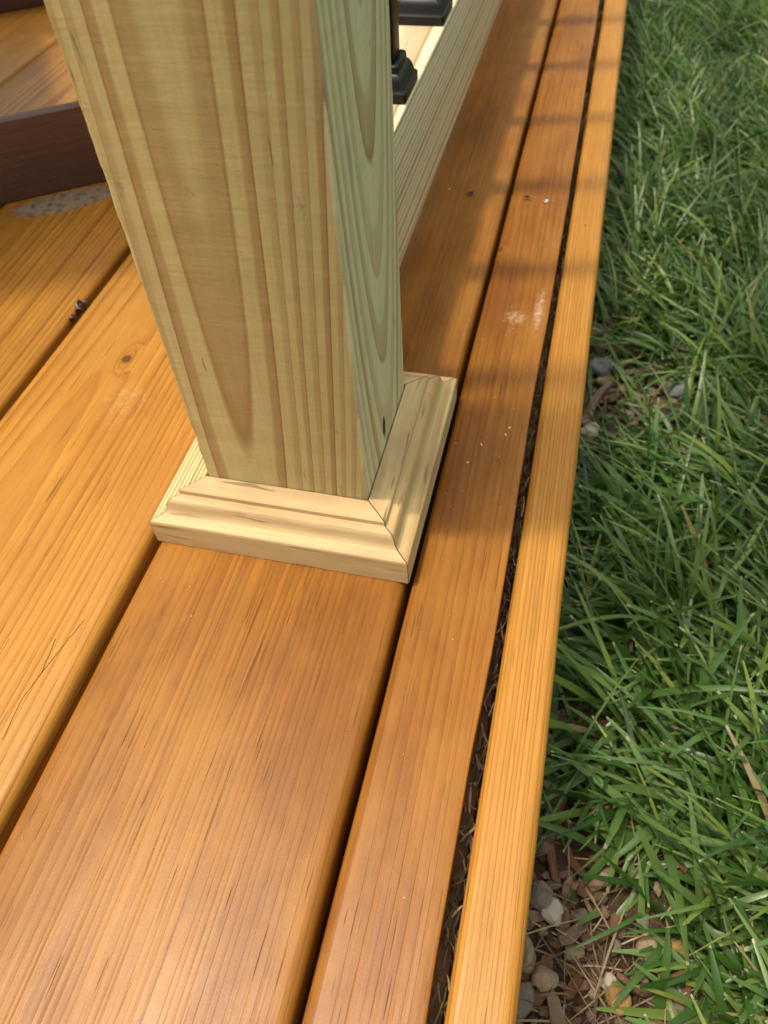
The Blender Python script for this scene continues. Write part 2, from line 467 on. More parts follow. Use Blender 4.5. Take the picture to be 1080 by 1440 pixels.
# ------------------------------------------------------------------ railing post with its base trim
S = 0.089
def post_marks(t):
    # mill marks: faint scuffs across the faces and a dark sliver of a knot on the lawn side
    s1 = t.noise(t.comb(t.m('MULTIPLY', t.x, 0.35), t.m('MULTIPLY', t.y, 0.35), t.z), 95.0, 4, 0.65)
    k = t.m('MULTIPLY', t.step(s1, 0.58, 0.72), t.step(t.z, 0.11, 0.16))
    t.col = t.mix(t.m('MULTIPLY', k, 0.35), t.col, (0.56, 0.47, 0.25))
    dk = t.step(t.noise(t.comb(t.m('MULTIPLY', t.x, 1.0), t.y, t.m('MULTIPLY', t.z, 0.6)), 75.0, 3, 0.6), 0.66, 0.74)
    t.col = t.mix(t.m('MULTIPLY', dk, 0.5), t.col, (0.22, 0.19, 0.13))
    fine = t.noise(t.comb(t.m('MULTIPLY', t.x, 0.08), t.m('MULTIPLY', t.y, 0.08), t.z), 620.0, 2, 0.6)
    ff = t.m('ADD', 0.91, t.m('MULTIPLY', fine, 0.18))
    t.col = t.mix(1.0, t.col, t.comb(ff, ff, ff), 'MULTIPLY')
    t.hgt = t.m('ADD', t.hgt, t.m('ADD', t.m('MULTIPLY', fine, 0.30), t.m('MULTIPLY', s1, 1.2)))
    kn = t.m('MULTIPLY', gauss(t, t.y, t.z, 0.0403, 0.0450, 0.0028, 0.0075), t.step(t.x, 0.06, 0.08))
    wob = t.m('MULTIPLY', t.m('SUBTRACT', t.noise(t.tc, 500.0, 2), 0.5), 0.5)
    t.col = t.mix(t.step(t.m('ADD', kn, wob), 0.36, 0.5), t.col, (0.045, 0.016, 0.010))
    # lawn face: green-treated sapwood, plus sky and grass light painted into its colour
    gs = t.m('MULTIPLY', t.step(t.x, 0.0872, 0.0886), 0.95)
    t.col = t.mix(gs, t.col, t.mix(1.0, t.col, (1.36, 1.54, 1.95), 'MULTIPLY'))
PPROF = ((0, 0.0), (0.44, 0.04), (0.56, 0.55), (0.84, 0.66), (0.93, 1.0), (1.0, 0.0))
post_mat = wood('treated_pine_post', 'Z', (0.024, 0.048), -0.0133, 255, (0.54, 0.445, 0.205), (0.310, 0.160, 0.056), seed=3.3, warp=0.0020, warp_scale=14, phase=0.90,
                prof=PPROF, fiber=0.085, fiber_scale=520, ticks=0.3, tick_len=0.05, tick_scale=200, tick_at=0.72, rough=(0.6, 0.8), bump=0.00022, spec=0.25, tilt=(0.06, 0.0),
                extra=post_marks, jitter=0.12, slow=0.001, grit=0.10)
post = empty('railing_post', 'square greenish pine post rising from a trimmed base at the deck edge', 'post', (0, 0, 0))
secs = []
for z in np.concatenate([np.linspace(0.001, 0.32, 130), np.linspace(0.33, 1.02, 12)]):
    ring = []
    corners = [(0, 0), (S, 0), (S, S), (0, S)]
    for ci, (cx, cy) in enumerate(corners):
        sx = 1 if cx == 0 else -1; sy = 1 if cy == 0 else -1
        rough_e = {0: 0.0011, 1: 0.0005, 2: 0.0004, 3: 0.0004}[ci]
        ch = 0.0012 + rough_e * (0.5 + mnoise.noise(Vector((ci * 7.1, z * 90, 0))) + 0.8 * max(0, mnoise.noise(Vector((ci * 3.1, z * 260, 5)))))
        ch = max(0.0006, ch)
        a = (cx, cy + sy * ch, z); b = (cx + sx * ch, cy, z); mcorner = (cx + sx * ch * 0.3, cy + sy * ch * 0.3, z)
        seq = [a, mcorner, b]
        if ci in (1, 3): seq = [b, mcorner, a]
        ring += seq
    secs.append(ring)
me = sweep('post_shaft', secs)
smooth_by_angle(me, 60)
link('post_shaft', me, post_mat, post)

M_, H_, T_ = 0.0263, 0.0311, 0.0168
PROFILE = [(0.0, 0.0), (0.0, H_), (0.0006, H_ + 0.0002), (0.0110, 0.0302), (0.01155, 0.0298), (0.0116, 0.0292), (0.01165, 0.0272), (0.0121, 0.0269)]
PROFILE += [(0.0148, 0.0269), (0.0160, 0.0266), (0.0168, 0.0259), (0.0174, 0.0248)]
PROFILE += [(0.0178, 0.0230), (0.0183, 0.0212), (0.0190, 0.0198), (0.0199, 0.0189), (0.0208, 0.0186)]
PROFILE += [(0.0216, 0.01855), (0.0250, 0.0180), (0.0257, 0.0177), (0.02615, 0.0170), (M_, 0.0162), (M_, 0.0006), (0.0260, 0.0)]
trim_prof = ((0, 0.0), (0.5, 0.1), (0.88, 0.8), (0.95, 1.0), (1.0, 0.0))
def trim_mat(name, seed, pith, dens, early, late, **kw):
    a = dict(warp=0.0025, warp_scale=16, prof=trim_prof, fiber=0.07, ticks=0.55, tick_scale=60, tick_len=0.10, rough=(0.45, 0.6), bump=0.00008, spec=0.35, blotch=(0.36, 0.20, 0.095), blotch_amt=0.65, jitter=0.5, tick_at=0.63)
    a.update(kw)
    return wood(name, 'X', pith, 0.012, dens, early, late, seed=seed, **a)
CREAM = (0.74, 0.55, 0.295)
t_front = trim_mat('trim_pine_front', 1.2, (0.015, -0.012), 95, (0.62, 0.46, 0.235), (0.32, 0.175, 0.075), warp=0.006, fiber=0.10, prof=((0, 0.0), (0.25, 0.15), (0.7, 0.45), (0.92, 1.0), (1.0, 0.0)))
t_right = trim_mat('trim_pine_right', 4.8, (0.03, -0.02), 120, (0.66, 0.51, 0.24), (0.48, 0.31, 0.12), fiber=0.16, warp=0.003, prof=((0, 0.0), (0.25, 0.15), (0.7, 0.45), (0.92, 1.0), (1.0, 0.0)))
t_left = trim_mat('trim_pine_left', 6.1, (0.06, 0.03), 480, (0.72, 0.53, 0.27), (0.32, 0.18, 0.06), prof=((0, 0.0), (0.45, 0.1), (0.55, 0.9), (0.95, 1.0), (1.0, 0.0)), ticks=0.1, blotch_amt=0.1, jitter=0.3, fiber=0.05)
t_back = trim_mat('trim_pine_back', 8.5, (0.03, -0.04), 300, (0.74, 0.56, 0.30), (0.50, 0.32, 0.14))
def trim_mesh(L, gap=0.00018, dz=0.0):
    """runs along local x, inner edge at y=0, profile goes to -y; mitred at both ends"""
    secs = []
    N = 24
    for k in range(N + 1):
        f = k / N
        ring = []
        for (d, z) in PROFILE:
            xa = -d + gap; xb = L + d - gap
            wob = mnoise.noise(Vector((f * 9, d * 200, L * 50))) * 0.00012
            ring.append((xa + (xb - xa) * f, -d + wob, z + (dz if z > 0.001 else 0)))
        secs.append(ring)
    me = sweep('base_moulding', secs)
    smooth_by_angle(me, 24)
    return me
g = 0.0004
link('base_moulding', trim_mesh(S + 2 * g), t_front, post, (-g, -g, 0.0002))
link('base_moulding', trim_mesh(S + 2 * g), t_right, post, (S + 0.0007, -g + 0.0002, 0.0002), (0, 0, R(90)))
link('base_moulding', trim_mesh(S + 2 * g), t_back, post, (S + g, S + g + 0.0004, 0.0002), (0, 0, R(180)))
link('base_moulding', trim_mesh(S + 2 * g), t_left, post, (-g - 0.0002, S + g, -0.0006 + 0.0007), (0, 0, R(-90)))

# ------------------------------------------------------------------ railing section behind the post
rail_mat = wood('treated_pine_rail', 'Y', (-0.012, -0.055), 0.006, 230, (0.78, 0.67, 0.44), (0.36, 0.25, 0.11), seed=6.7, warp=0.003, warp_scale=10,
                prof=PPROF, fiber=0.10, fiber_scale=520, ticks=0.15, rough=(0.6, 0.75), bump=0.0002, spec=0.25)
black = simple('black_satin_metal', (0.008, 0.008, 0.009), 0.42, spec=0.35, var=0.2, vscale=200, bump=0.00003, bscale=900)
RX, RW = 0.0445, 0.038
RZ0, RZ1 = 0.040, 0.130
railing = empty('railing_section', 'pale pine bottom rail with black metal balusters behind the square post', 'railing', (RX, 0.0905, 0.0))
RL = 1.80
ry = 0.0905
link('bottom_rail', box_mesh('bottom_rail', RW, RL, RZ1 - RZ0, 0.0016, 3, (0, RL / 2, 0)), rail_mat, railing, (0, 0, (RZ0 + RZ1) / 2))
link('top_rail', box_mesh('top_rail', 0.038, RL, 0.089, 0.003, 2, (0, RL / 2, 0)), rail_mat, railing, (0, 0, 0.961))
def shoe_mesh():
    prof = [(0.0180, 0.0), (0.0184, 0.0004), (0.0184, 0.0052), (0.0178, 0.0060), (0.0172, 0.0062), (0.0166, 0.0072), (0.0156, 0.0108), (0.0142, 0.0134),
            (0.0130, 0.0142), (0.0129, 0.0150), (0.0126, 0.0180), (0.0120, 0.0186), (0.0105, 0.0188), (0.0100, 0.0180)]
    secs = []
    for (h, z) in prof:
        ring = []
        rc = 0.0016
        for (sx, sy) in ((1, 1), (-1, 1), (-1, -1), (1, -1)):
            a0 = {(1, 1): 0, (-1, 1): 90, (-1, -1): 180, (1, -1): 270}[(sx, sy)]
            for k in range(4):
                a = R(a0 + k * 30)
                ring.append((sx * (h - rc) + rc * math.cos(a), sy * (h - rc) + rc * math.sin(a), z))
        secs.append(ring)
    me = sweep('shoe', secs)
    smooth_by_angle(me, 30)
    return me
shoe_me = shoe_mesh()
bal_me = box_mesh('baluster', 0.019, 0.019, 0.785, 0.0022, 3, (0, 0, 0.3925))
for i in range(14):
    yb = 0.120 + 0.1225 * i
    b = link('baluster', bal_me, black, railing, (0, yb - ry, RZ1 + 0.0008))
    link('shoe', shoe_me, black, b, (0, 0, -0.0004))

# ------------------------------------------------------------------ brown garden chair on the deck
TH = math.atan2(0.56, 0.83)
def sn(s, n): return (s * math.cos(TH) - n * math.sin(TH), s * math.sin(TH) + n * math.cos(TH), 0)
brown = wood('brown_composite', 'X', (0.0, -0.2), 0.01, 500, (0.105, 0.050, 0.034), (0.080, 0.037, 0.025), seed=2.2, warp=0.003, fiber=0.25, fiber_scale=500,
             rough=(0.33, 0.5), bump=0.00010, spec=0.5, grit=0.15)
C0 = sn(-0.22, 0.677)
chair = empty('garden_chair', 'dark brown plank-built chair with flat board runners, left of the post', 'chair', (C0[0], C0[1], 0.0), TH)
def cpart(name, s0, s1, n0, n1, z0, z1, bev=0.0012):
    me = box_mesh(name, s1 - s0, n1 - n0, z1 - z0, bev, 3)
    return link(name, me, brown, chair, ((s0 + s1) / 2 + 0.22, (n0 + n1) / 2 - 0.677, (z0 + z1) / 2))
for n0 in (0.415, 0.917):
    cpart('runner', -0.62, 0.10, n0, n0 + 0.012, 0.0008, 0.0655)
for n0 in (0.4275, 0.895):
    cpart('leg', 0.01, 0.09, n0, n0 + 0.022, 0.004, 0.585)
    cpart('leg', -0.56, -0.48, n0, n0 + 0.022, 0.004, 0.585)
    cpart('arm', -0.58, 0.13, n0 - 0.095 if n0 < 0.6 else n0 - 0.025, n0 + 0.047 if n0 < 0.6 else n0 + 0.117, 0.586, 0.608)
for k in range(4):
    s0 = -0.48 + k * 0.088
    cpart('seat_slat', s0, s0 + 0.08, 0.46, 0.894, 0.36, 0.382)
cpart('seat_rail', -0.478, 0.009, 0.437, 0.459, 0.30, 0.359); cpart('seat_rail', -0.478, 0.009, 0.895, 0.917, 0.30, 0.359)
for k in range(5):
    n0 = 0.468 + k * 0.084
    o = cpart('back_slat', -0.02, 0.0, n0, n0 + 0.078, 0.0, 0.70)
    o.location = (-0.56 + 0.22, n0 + 0.039 - 0.677, 0.70); o.rotation_euler = (0, R(-14), 0)

# ------------------------------------------------------------------ ground
GZ = -0.175
def gh(x, y):
    return (mnoise.noise(Vector((x * 9, y * 9, 0))) * 0.010 + mnoise.noise(Vector((x * 31, y * 31, 3))) * 0.004)
def ground():
    xs = np.concatenate([[-60, -20, -5, -1.2], np.linspace(-0.9, 0.1, 8), np.linspace(0.14, 1.1, 90), np.linspace(1.2, 3, 14), [6, 15, 60]])
    ys = np.concatenate([[-60, -20, -5, -1.5], np.linspace(-0.9, 2.6, 200), np.linspace(2.8, 5, 10), [9, 20, 60]])
    V = []; F = []
    for y in ys:
        for x in xs:
            V.append((x, y, GZ + gh(x, y)))
    nx = len(xs)
    for j in range(len(ys) - 1):
        for i in range(nx - 1):
            F.append((j * nx + i, j * nx + i + 1, (j + 1) * nx + i + 1, (j + 1) * nx + i))
    t = NT('soil')
    tc = t.n('ShaderNodeTexCoord').outputs['Object']
    n1 = t.noise(tc, 60, 5, 0.7); n2 = t.noise(tc, 420, 4, 0.7)
    far = t.noise(tc, 5, 5, 0.7)
    c = t.ramp(n1, [(0.3, (0.035, 0.022, 0.013)), (0.55, (0.085, 0.055, 0.032)), (0.75, (0.16, 0.11, 0.065))])
    c = t.mix(t.m('MULTIPLY', t.step(n2, 0.5, 0.7), 0.5), c, (0.20, 0.15, 0.10))
    x, y, z = t.xyz(tc)
    d = t.m('MAXIMUM', t.m('SUBTRACT', x, 1.15), t.m('SUBTRACT', y, 2.5))
    gcol = t.mix(far, (0.03, 0.07, 0.015), (0.07, 0.13, 0.03))
    c = t.mix(t.step(d, -0.05, 0.2), c, gcol)
    t.put(t.bsdf.inputs['Base Color'], c)
    t.bsdf.inputs['Roughness'].default_value = 0.95
    t.bsdf.inputs['Specular IOR Level'].default_value = 0.15
    t.put(t.bsdf.inputs['Normal'], t.bump(t.m('ADD', n1, t.m('MULTIPLY', n2, 0.4)), 0.006))
    o = link('ground', mesh('ground', V, F), t.mat, smooth=True)
    o['kind'] = 'structure'
    return o
ground()

# bare patches where gravel and litter show: (x, y, rx, ry, strength)
BARE = [(0.230, -0.165, 0.068, 0.095, 1.0), (0.207, -0.06, 0.016, 0.06, 0.8), (0.222, 0.335, 0.036, 0.10, 0.9), (0.298, 0.31, 0.055, 0.06, 0.62), (0.30, -0.140, 0.03, 0.02, 0.45),
        (0.36, 0.75, 0.04, 0.05, 0.35), (0.208, 0.09, 0.016, 0.05, 0.75), (0.35, 1.05, 0.05, 0.06, 0.35)]
def bare(x, y):
    v = np.zeros_like(x)
    for (cx, cy, rx, ry_, s) in BARE:
        v = np.maximum(v, s * np.exp(-(((x - cx) / rx) ** 2 + ((y - cy) / ry_) ** 2) ** 1.5))
    return v

# pebbles
def pebble_mesh(seed):
    bm = bmesh.new()
    bmesh.ops.create_icosphere(bm, subdivisions=3, radius=1.0)
    rs = random.Random(seed * 13)
    planes = [Vector((rs.gauss(0, 1), rs.gauss(0, 1), rs.gauss(0, 1))).normalized() for _ in range(6)]
    for v in bm.verts:
        d = 1 + 0.34 * mnoise.noise(v.co * 1.1 + Vector((seed * 3.7, 0, 0))) + 0.20 * mnoise.noise(v.co * 2.6 + Vector((seed, 5, 0)))
        for pl in planes:                                   # broken facets
            q = v.co.normalized().dot(pl)
            if q * d > 0.72: d = 0.72 / q
        v.co = v.co * d
    me = bpy.data.meshes.new('pebble'); bm.to_mesh(me); bm.free()
    for p in me.polygons: p.use_smooth = True
    return me
PM = [simple('stone_' + n, c, 0.75, 0.3, var=0.35, vscale=2.2, bump=0.0012, bscale=4) for n, c in
      (('tan', (0.30, 0.225, 0.14)), ('grey', (0.18, 0.155, 0.12)), ('brown', (0.12, 0.074, 0.045)), ('pinkish', (0.18, 0.115, 0.08)))]
pale_stone = simple('stone_pale', (0.44, 0.39, 0.30), 0.7, 0.3, var=0.2, vscale=2.2, bump=0.0012, bscale=4)
ochre_stone = simple('stone_ochre', (0.30, 0.19, 0.055), 0.6, 0.35, var=0.3, vscale=2.2, bump=0.0012, bscale=4)
slate_stone = simple('stone_slate', (0.17, 0.18, 0.185), 0.6, 0.35, var=0.3, vscale=2.2, bump=0.0012, bscale=4)
peb_me = {}
def pebble(x, y, r, mat, label, group=None, asp=(1.25, 0.95, 0.7), rz=None, dz=0.0):
    k = random.randrange(6)
    key = (k, mat.name)
    if key not in peb_me:
        peb_me[key] = pebble_mesh(k + 1); peb_me[key].materials.append(mat)
    o = link('pebble', peb_me[key], None, None, (x, y, GZ + gh(x, y) + r * 0.5 + 0.003 + dz), (random.uniform(-.3, .3), random.uniform(-.3, .3), random.uniform(0, 6.28) if rz is None else rz))
    r *= 0.92
    o.scale = (r * asp[0], r * asp[1], r * asp[2])
    return tag(o, label, 'pebble', group)
placed = []
def free(x, y, r):
    return all((x - a) ** 2 + (y - b) ** 2 > (0.85 * (r + c)) ** 2 for a, b, c in placed)
def put_pebble(x, y, r, *a, **k):
    placed.append((x, y, r)); return pebble(x, y, r, *a, **k)
SPECIAL = [(0.2201, -0.1269, 0.0072, pale_stone, 'small whitish faceted pebble lying on the bare soil by the honey fascia board', (1.0, 1.15, 0.8), 0.3),
           (0.2595, -0.1631, 0.0085, ochre_stone, 'round ochre-yellow pebble lowest in the picture', (1.0, 1.05, 0.85), 0.0),
           (0.2204, -0.1621, 0.0080, PM[0], 'smooth rounded tan pebble among the gravel beside the deck edge, near the front', (1.05, 1.0, 0.8), 0.0),
           (0.2090, -0.1531, 0.0078, PM[0], 'long oval pale tan pebble half under the fascia board', (0.72, 1.5, 0.8), 0.1),
           (0.2095, -0.1744, 0.0085, PM[1], 'grey rough pebble touching the fascia edge below the oval one', (0.85, 1.3, 0.8), -0.3),
           (0.2541, -0.1557, 0.0050, pale_stone, 'tiny off-white pebble next to the ochre one', (1.1, 1.0, 0.9), 0.4),
           (0.2128, -0.1201, 0.0082, PM[1], 'largest grey-brown stone at the edge of the grass near the fascia board', (1.05, 1.2, 0.75), 0.5),
           (0.2886, -0.1316, 0.0075, ochre_stone, 'yellowish stone half hidden by grass blades in the lower right', (1.4, 0.8, 0.8), 0.1),
           (0.2136, 0.2685, 0.0085, pale_stone, 'white pebble beside the fascia board halfway up the lawn edge', (1.3, 0.9, 0.8), 0.2),
           (0.2170, 0.3627, 0.0125, slate_stone, 'bluish slate-grey stone beside the fascia board', (1.3, 1.0, 0.7), 0.0),
           (0.2913, 0.3429, 0.0100, slate_stone, 'bluish grey stone showing through thin grass away from the deck', (1.2, 1.0, 0.8), 0.5)]
for (x, y, r, mt, lb, asp, rz) in SPECIAL: put_pebble(x, y, r, mt, lb, None, asp, rz, 0.002)
for zone, (cx, cy, sx, sy, cnt, lab, grp) in enumerate((
        (0.226, -0.155, 0.026, 0.050, 70, 'pebble in the gravel strip at the lower end of the deck edge', 'gravel pebbles near the camera'),
        (0.222, 0.335, 0.028, 0.075, 64, 'pebble in the bare strip halfway along the deck edge', 'gravel pebbles halfway along the deck'),
        (0.207, 0.04, 0.008, 0.09, 12, 'pebble showing under grass right beside the fascia board', 'pebbles under the grass edge'),
        (0.298, 0.31, 0.035, 0.04, 18, 'pebble showing through the thin patch of lawn', 'pebbles in the thin lawn patch'))):
    made = 0
    for tr in range(1500):
        if made >= cnt: break
        x = random.gauss(cx, sx); y = random.gauss(cy, sy); r = random.choice((0.0026, 0.0034, 0.0042, 0.0052, 0.0062, 0.0075))
        if x < 0.197 or not free(x, y, r): continue
        made += 1
        pm = random.choice(PM)
        size = 'tiny' if r < 0.004 else 'mid-sized' if r < 0.006 else 'larger'
        put_pebble(x, y, r, pm, size + ' ' + pm.name.replace('stone_', '') + ' ' + lab, grp, (random.uniform(1.0, 1.5), random.uniform(0.8, 1.05), random.uniform(0.6, 0.85)))

# wood chips and bark litter
CM = [simple('bark_' + n, c, 0.85, 0.2, var=0.45, vscale=120, bump=0.001, bscale=260) for n, c in
      (('brown', (0.14, 0.070, 0.038)), ('dark', (0.055, 0.032, 0.020)), ('grey', (0.20, 0.14, 0.095)), ('red', (0.15, 0.080, 0.045)))]
def chip_mesh(i):
    bm = bmesh.new()
    n = 7
    L, Wd, T = random.uniform(0.016, 0.028), random.uniform(0.004, 0.009), random.uniform(0.0015, 0.003)
    top = []; bot = []
    for k in range(n):
        a = 2 * math.pi * k / n
        x = L / 2 * math.copysign(abs(math.cos(a)) ** 0.6, math.cos(a)) * random.uniform(0.8, 1.1)
        y = Wd / 2 * math.copysign(abs(math.sin(a)) ** 0.6, math.sin(a)) * random.uniform(0.75, 1.1)
        bend = 0.15 * x * x / L * 4
        top.append(bm.verts.new((x, y, T + bend + random.uniform(0, 0.0008)))); bot.append(bm.verts.new((x * 0.96, y * 0.9, bend)))
    bm.faces.new(top); bm.faces.new(bot[::-1])
    for k in range(n): bm.faces.new((top[k], bot[k], bot[(k + 1) % n], top[(k + 1) % n]))
    bmesh.ops.recalc_face_normals(bm, faces=bm.faces)
    me = bpy.data.meshes.new('wood_chip'); bm.to_mesh(me); bm.free()
    return me
chip_me = []
for i in range(12):
    me = chip_mesh(i); me.materials.append(CM[i % 4]); chip_me.append(me)
for (cx, cy, sx, sy, cnt, lab, grp) in (
        (0.235, -0.150, 0.030, 0.055, 80, 'wood chip lying among the pebbles at the lower end of the deck edge', 'wood chips near the camera'),
        (0.222, 0.31, 0.028, 0.085, 40, 'wood chip in the bare strip halfway along the deck edge', 'wood chips halfway along the deck'),
        (0.298, 0.31, 0.04, 0.045, 24, 'wood chip showing through the thin patch of lawn', 'wood chips in the thin lawn patch')):
    made = 0
    while made < cnt:
        x = random.gauss(cx, sx); y = random.gauss(cy, sy)
        if x < 0.199: continue
        made += 1
        cme = random.choice(chip_me)
        tone = {'bark_brown': 'mid-brown', 'bark_dark': 'blackish brown', 'bark_grey': 'greyish', 'bark_red': 'reddish'}[cme.materials[0].name]
        o = link('wood_chip', cme, None, None, (x, y, GZ + gh(x, y) + random.uniform(0.001, 0.006)),
                 (random.uniform(-.35, .35), random.uniform(-.35, .35), random.uniform(0, 6.28)))
        sc_ = random.uniform(0.55, 1.15); o.scale = (sc_, sc_, sc_)
        tag(o, tone + ' ' + lab, 'wood chip', grp)
# long strips of bark at the grass edge
def bark_strip(x, y, L, Wd, rz, mat, label):
    secs = []
    for k in range(15):
        f = k / 14; ww = Wd * (0.35 + 0.65 * math.sin(math.pi * min(1, max(0, f * 0.9 + 0.07)))) * (1 + 0.25 * mnoise.noise(Vector((f * 7, L * 90, 0))))
        xx = (f - 0.5) * L; zz = 0.006 * math.sin(f * 5 + L * 40); yy = 0.006 * math.sin(f * 4 + L * 77)
        secs.append([(xx, yy - ww / 2, zz), (xx, yy - ww / 4, zz + 0.0022), (xx, yy + ww / 4, zz + 0.0028), (xx, yy + ww / 2, zz), (xx, yy, zz - 0.001)])
    me = sweep('bark_strip', secs)
    o = link('bark_strip', me, mat, None, (x, y, GZ + gh(x, y) + 0.012), (0.1, 0.05, rz), smooth=True)
    return tag(o, label, 'bark')
bark_strip(0.222, -0.075, 0.075, 0.011, R(82), CM[3], 'long reddish strip of bark upright in the picture beside the fascia, near the front')
bark_strip(0.262, -0.075, 0.070, 0.009, R(-28), CM[0], 'brown bark strip lying slantwise under the grass blades, near the front')
bark_strip(0.275, -0.150, 0.040, 0.008, R(10), CM[3], 'short reddish bark piece above the ochre pebble')
bark_strip(0.215, 0.30, 0.060, 0.012, R(60), CM[2], 'pale greyish bark strip beside the fascia halfway along the deck')

# dry straw, one tangle
def ribbons(name, base, heading, lean, length, width, curve, mat, nseg=4, fold=0.25, twist=None, rnd=None, tipw=0.35):
    """vectorised blades: arrays of equal length; returns one mesh object"""
    N = len(length); K = nseg + 1
    t = np.linspace(0, 1, K)[None, :]
    th = lean[:, None] + curve[:, None] * (t - 0.0)               # angle from vertical along the blade
    ds = length[:, None] / nseg
    horiz = np.zeros((N, K)); vert = np.zeros((N, K))
    horiz[:, 1:] = np.cumsum(np.sin(0.5 * (th[:, 1:] + th[:, :-1])) * ds, axis=1)
    vert[:, 1:] = np.cumsum(np.cos(0.5 * (th[:, 1:] + th[:, :-1])) * ds, axis=1)
    hx, hy = np.cos(heading)[:, None], np.sin(heading)[:, None]
    side_bend = (rng.normal(0, 0.12, N)[:, None] * length[:, None]) * t ** 2
    cx = base[:, 0:1] + hx * horiz - hy * side_bend; cy = base[:, 1:2] + hy * horiz + hx * side_bend; cz = base[:, 2:3] + vert
    tw = (twist if twist is not None else np.zeros(N))[:, None] * (0.4 + 0.6 * t)
    wv = width[:, None] * np.where(t < 0.7, 0.75 + 0.25 * np.sin(t * 4), 1.0) * np.where(t > 0.55, 1 - (1 - tipw) * ((t - 0.55) / 0.45) ** 1.6, 1.0) / 2
    # side vector (perpendicular to heading, rolled by twist towards the blade normal)
    nx, ny, nz = -hx * np.cos(th), -hy * np.cos(th), np.sin(th)   # blade normal
    sx = -hy * np.cos(tw) + nx * np.sin(tw); sy = hx * np.cos(tw) + ny * np.sin(tw); sz = nz * np.sin(tw)
    mx = hy * np.sin(tw) + nx * np.cos(tw); my = -hx * np.sin(tw) + ny * np.cos(tw); mz = nz * np.cos(tw)
    V = np.zeros((N, K, 3, 3))
    for j, a in enumerate((-1, 0, 1)):
        dn = -fold * wv if a == 0 else 0 * wv
        V[:, :, j, 0] = cx + a * wv * sx + dn * mx
        V[:, :, j, 1] = cy + a * wv * sy + dn * my
        V[:, :, j, 2] = cz + a * wv * sz + dn * mz
    idx = np.arange(N * K * 3).reshape(N, K, 3)
    q = []
    for j in (0, 1):
        q.append(np.stack([idx[:, :-1, j], idx[:, :-1, j + 1], idx[:, 1:, j + 1], idx[:, 1:, j]], axis=-1).reshape(-1, 4))
    q = np.concatenate(q)
    me = bpy.data.meshes.new(name)
    me.vertices.add(N * K * 3); me.vertices.foreach_set('co', V.reshape(-1).astype(np.float32))
    me.loops.add(q.size); me.loops.foreach_set('vertex_index', q.reshape(-1).astype(np.int32))
    me.polygons.add(len(q)); me.polygons.foreach_set('loop_start', np.arange(0, q.size, 4, dtype=np.int32))
    me.update(calc_edges=True)
    me.polygons.foreach_set('use_smooth', np.ones(len(q), dtype=bool))
    at = me.attributes.new('tip', 'FLOAT', 'POINT')
    at.data.foreach_set('value', np.repeat(np.broadcast_to(t, (N, K)).reshape(-1), 3).astype(np.float32))
    at = me.attributes.new('rnd', 'FLOAT', 'POINT')
    r_ = rng.random(N) if rnd is None else rnd
    at.data.foreach_set('value', np.repeat(r_, K * 3).astype(np.float32))
    o = link(name, me, mat)
    o['kind'] = 'stuff'
    return o

def attr(t, name):
    k = t.n('ShaderNodeAttribute'); k.attribute_name = name; return k.outputs['Fac']
def straw_material():
    t = NT('straw')
    c = t.ramp(attr(t, 'rnd'), [(0.0, (0.06, 0.038, 0.02)), (0.4, (0.13, 0.085, 0.045)), (0.75, (0.23, 0.16, 0.085)), (1.0, (0.36, 0.28, 0.16))])
    t.put(t.bsdf.inputs['Base Color'], c); t.bsdf.inputs['Roughness'].default_value = 0.6
    t.bsdf.inputs['Specular IOR Level'].default_value = 0.3
    return t.mat
straw_mat = straw_material()
def scatter(n, x0, x1, y0, y1, acc):
    xs, ys = [], []
    tot = 0
    while tot < n:
        x = rng.uniform(x0, x1, n); y = rng.uniform(y0, y1, n)
        k = rng.random(n) < acc(x, y)
        xs.append(x[k]); ys.append(y[k]); tot += int(k.sum())
    x = np.concatenate(xs)[:n]; y = np.concatenate(ys)[:n]
    z = np.array([GZ + gh(a, b) for a, b in zip(x, y)])
    return np.stack([x, y, z], axis=1)
ns = 1000
bs = scatter(ns, 0.196, 0.50, -0.3, 1.2, lambda x, y: 0.08 + bare(x, y))
bs[:, 2] += rng.uniform(0.001, 0.010, ns)
so = ribbons('dry_straw', bs, rng.uniform(0, 6.28, ns), rng.uniform(1.3, 1.62, ns), rng.uniform(0.015, 0.06, ns), rng.uniform(0.0005, 0.0013, ns), rng.normal(0, 0.3, ns), straw_mat)
tag(so, 'dry brown straw and clippings tangled over the soil', 'straw')

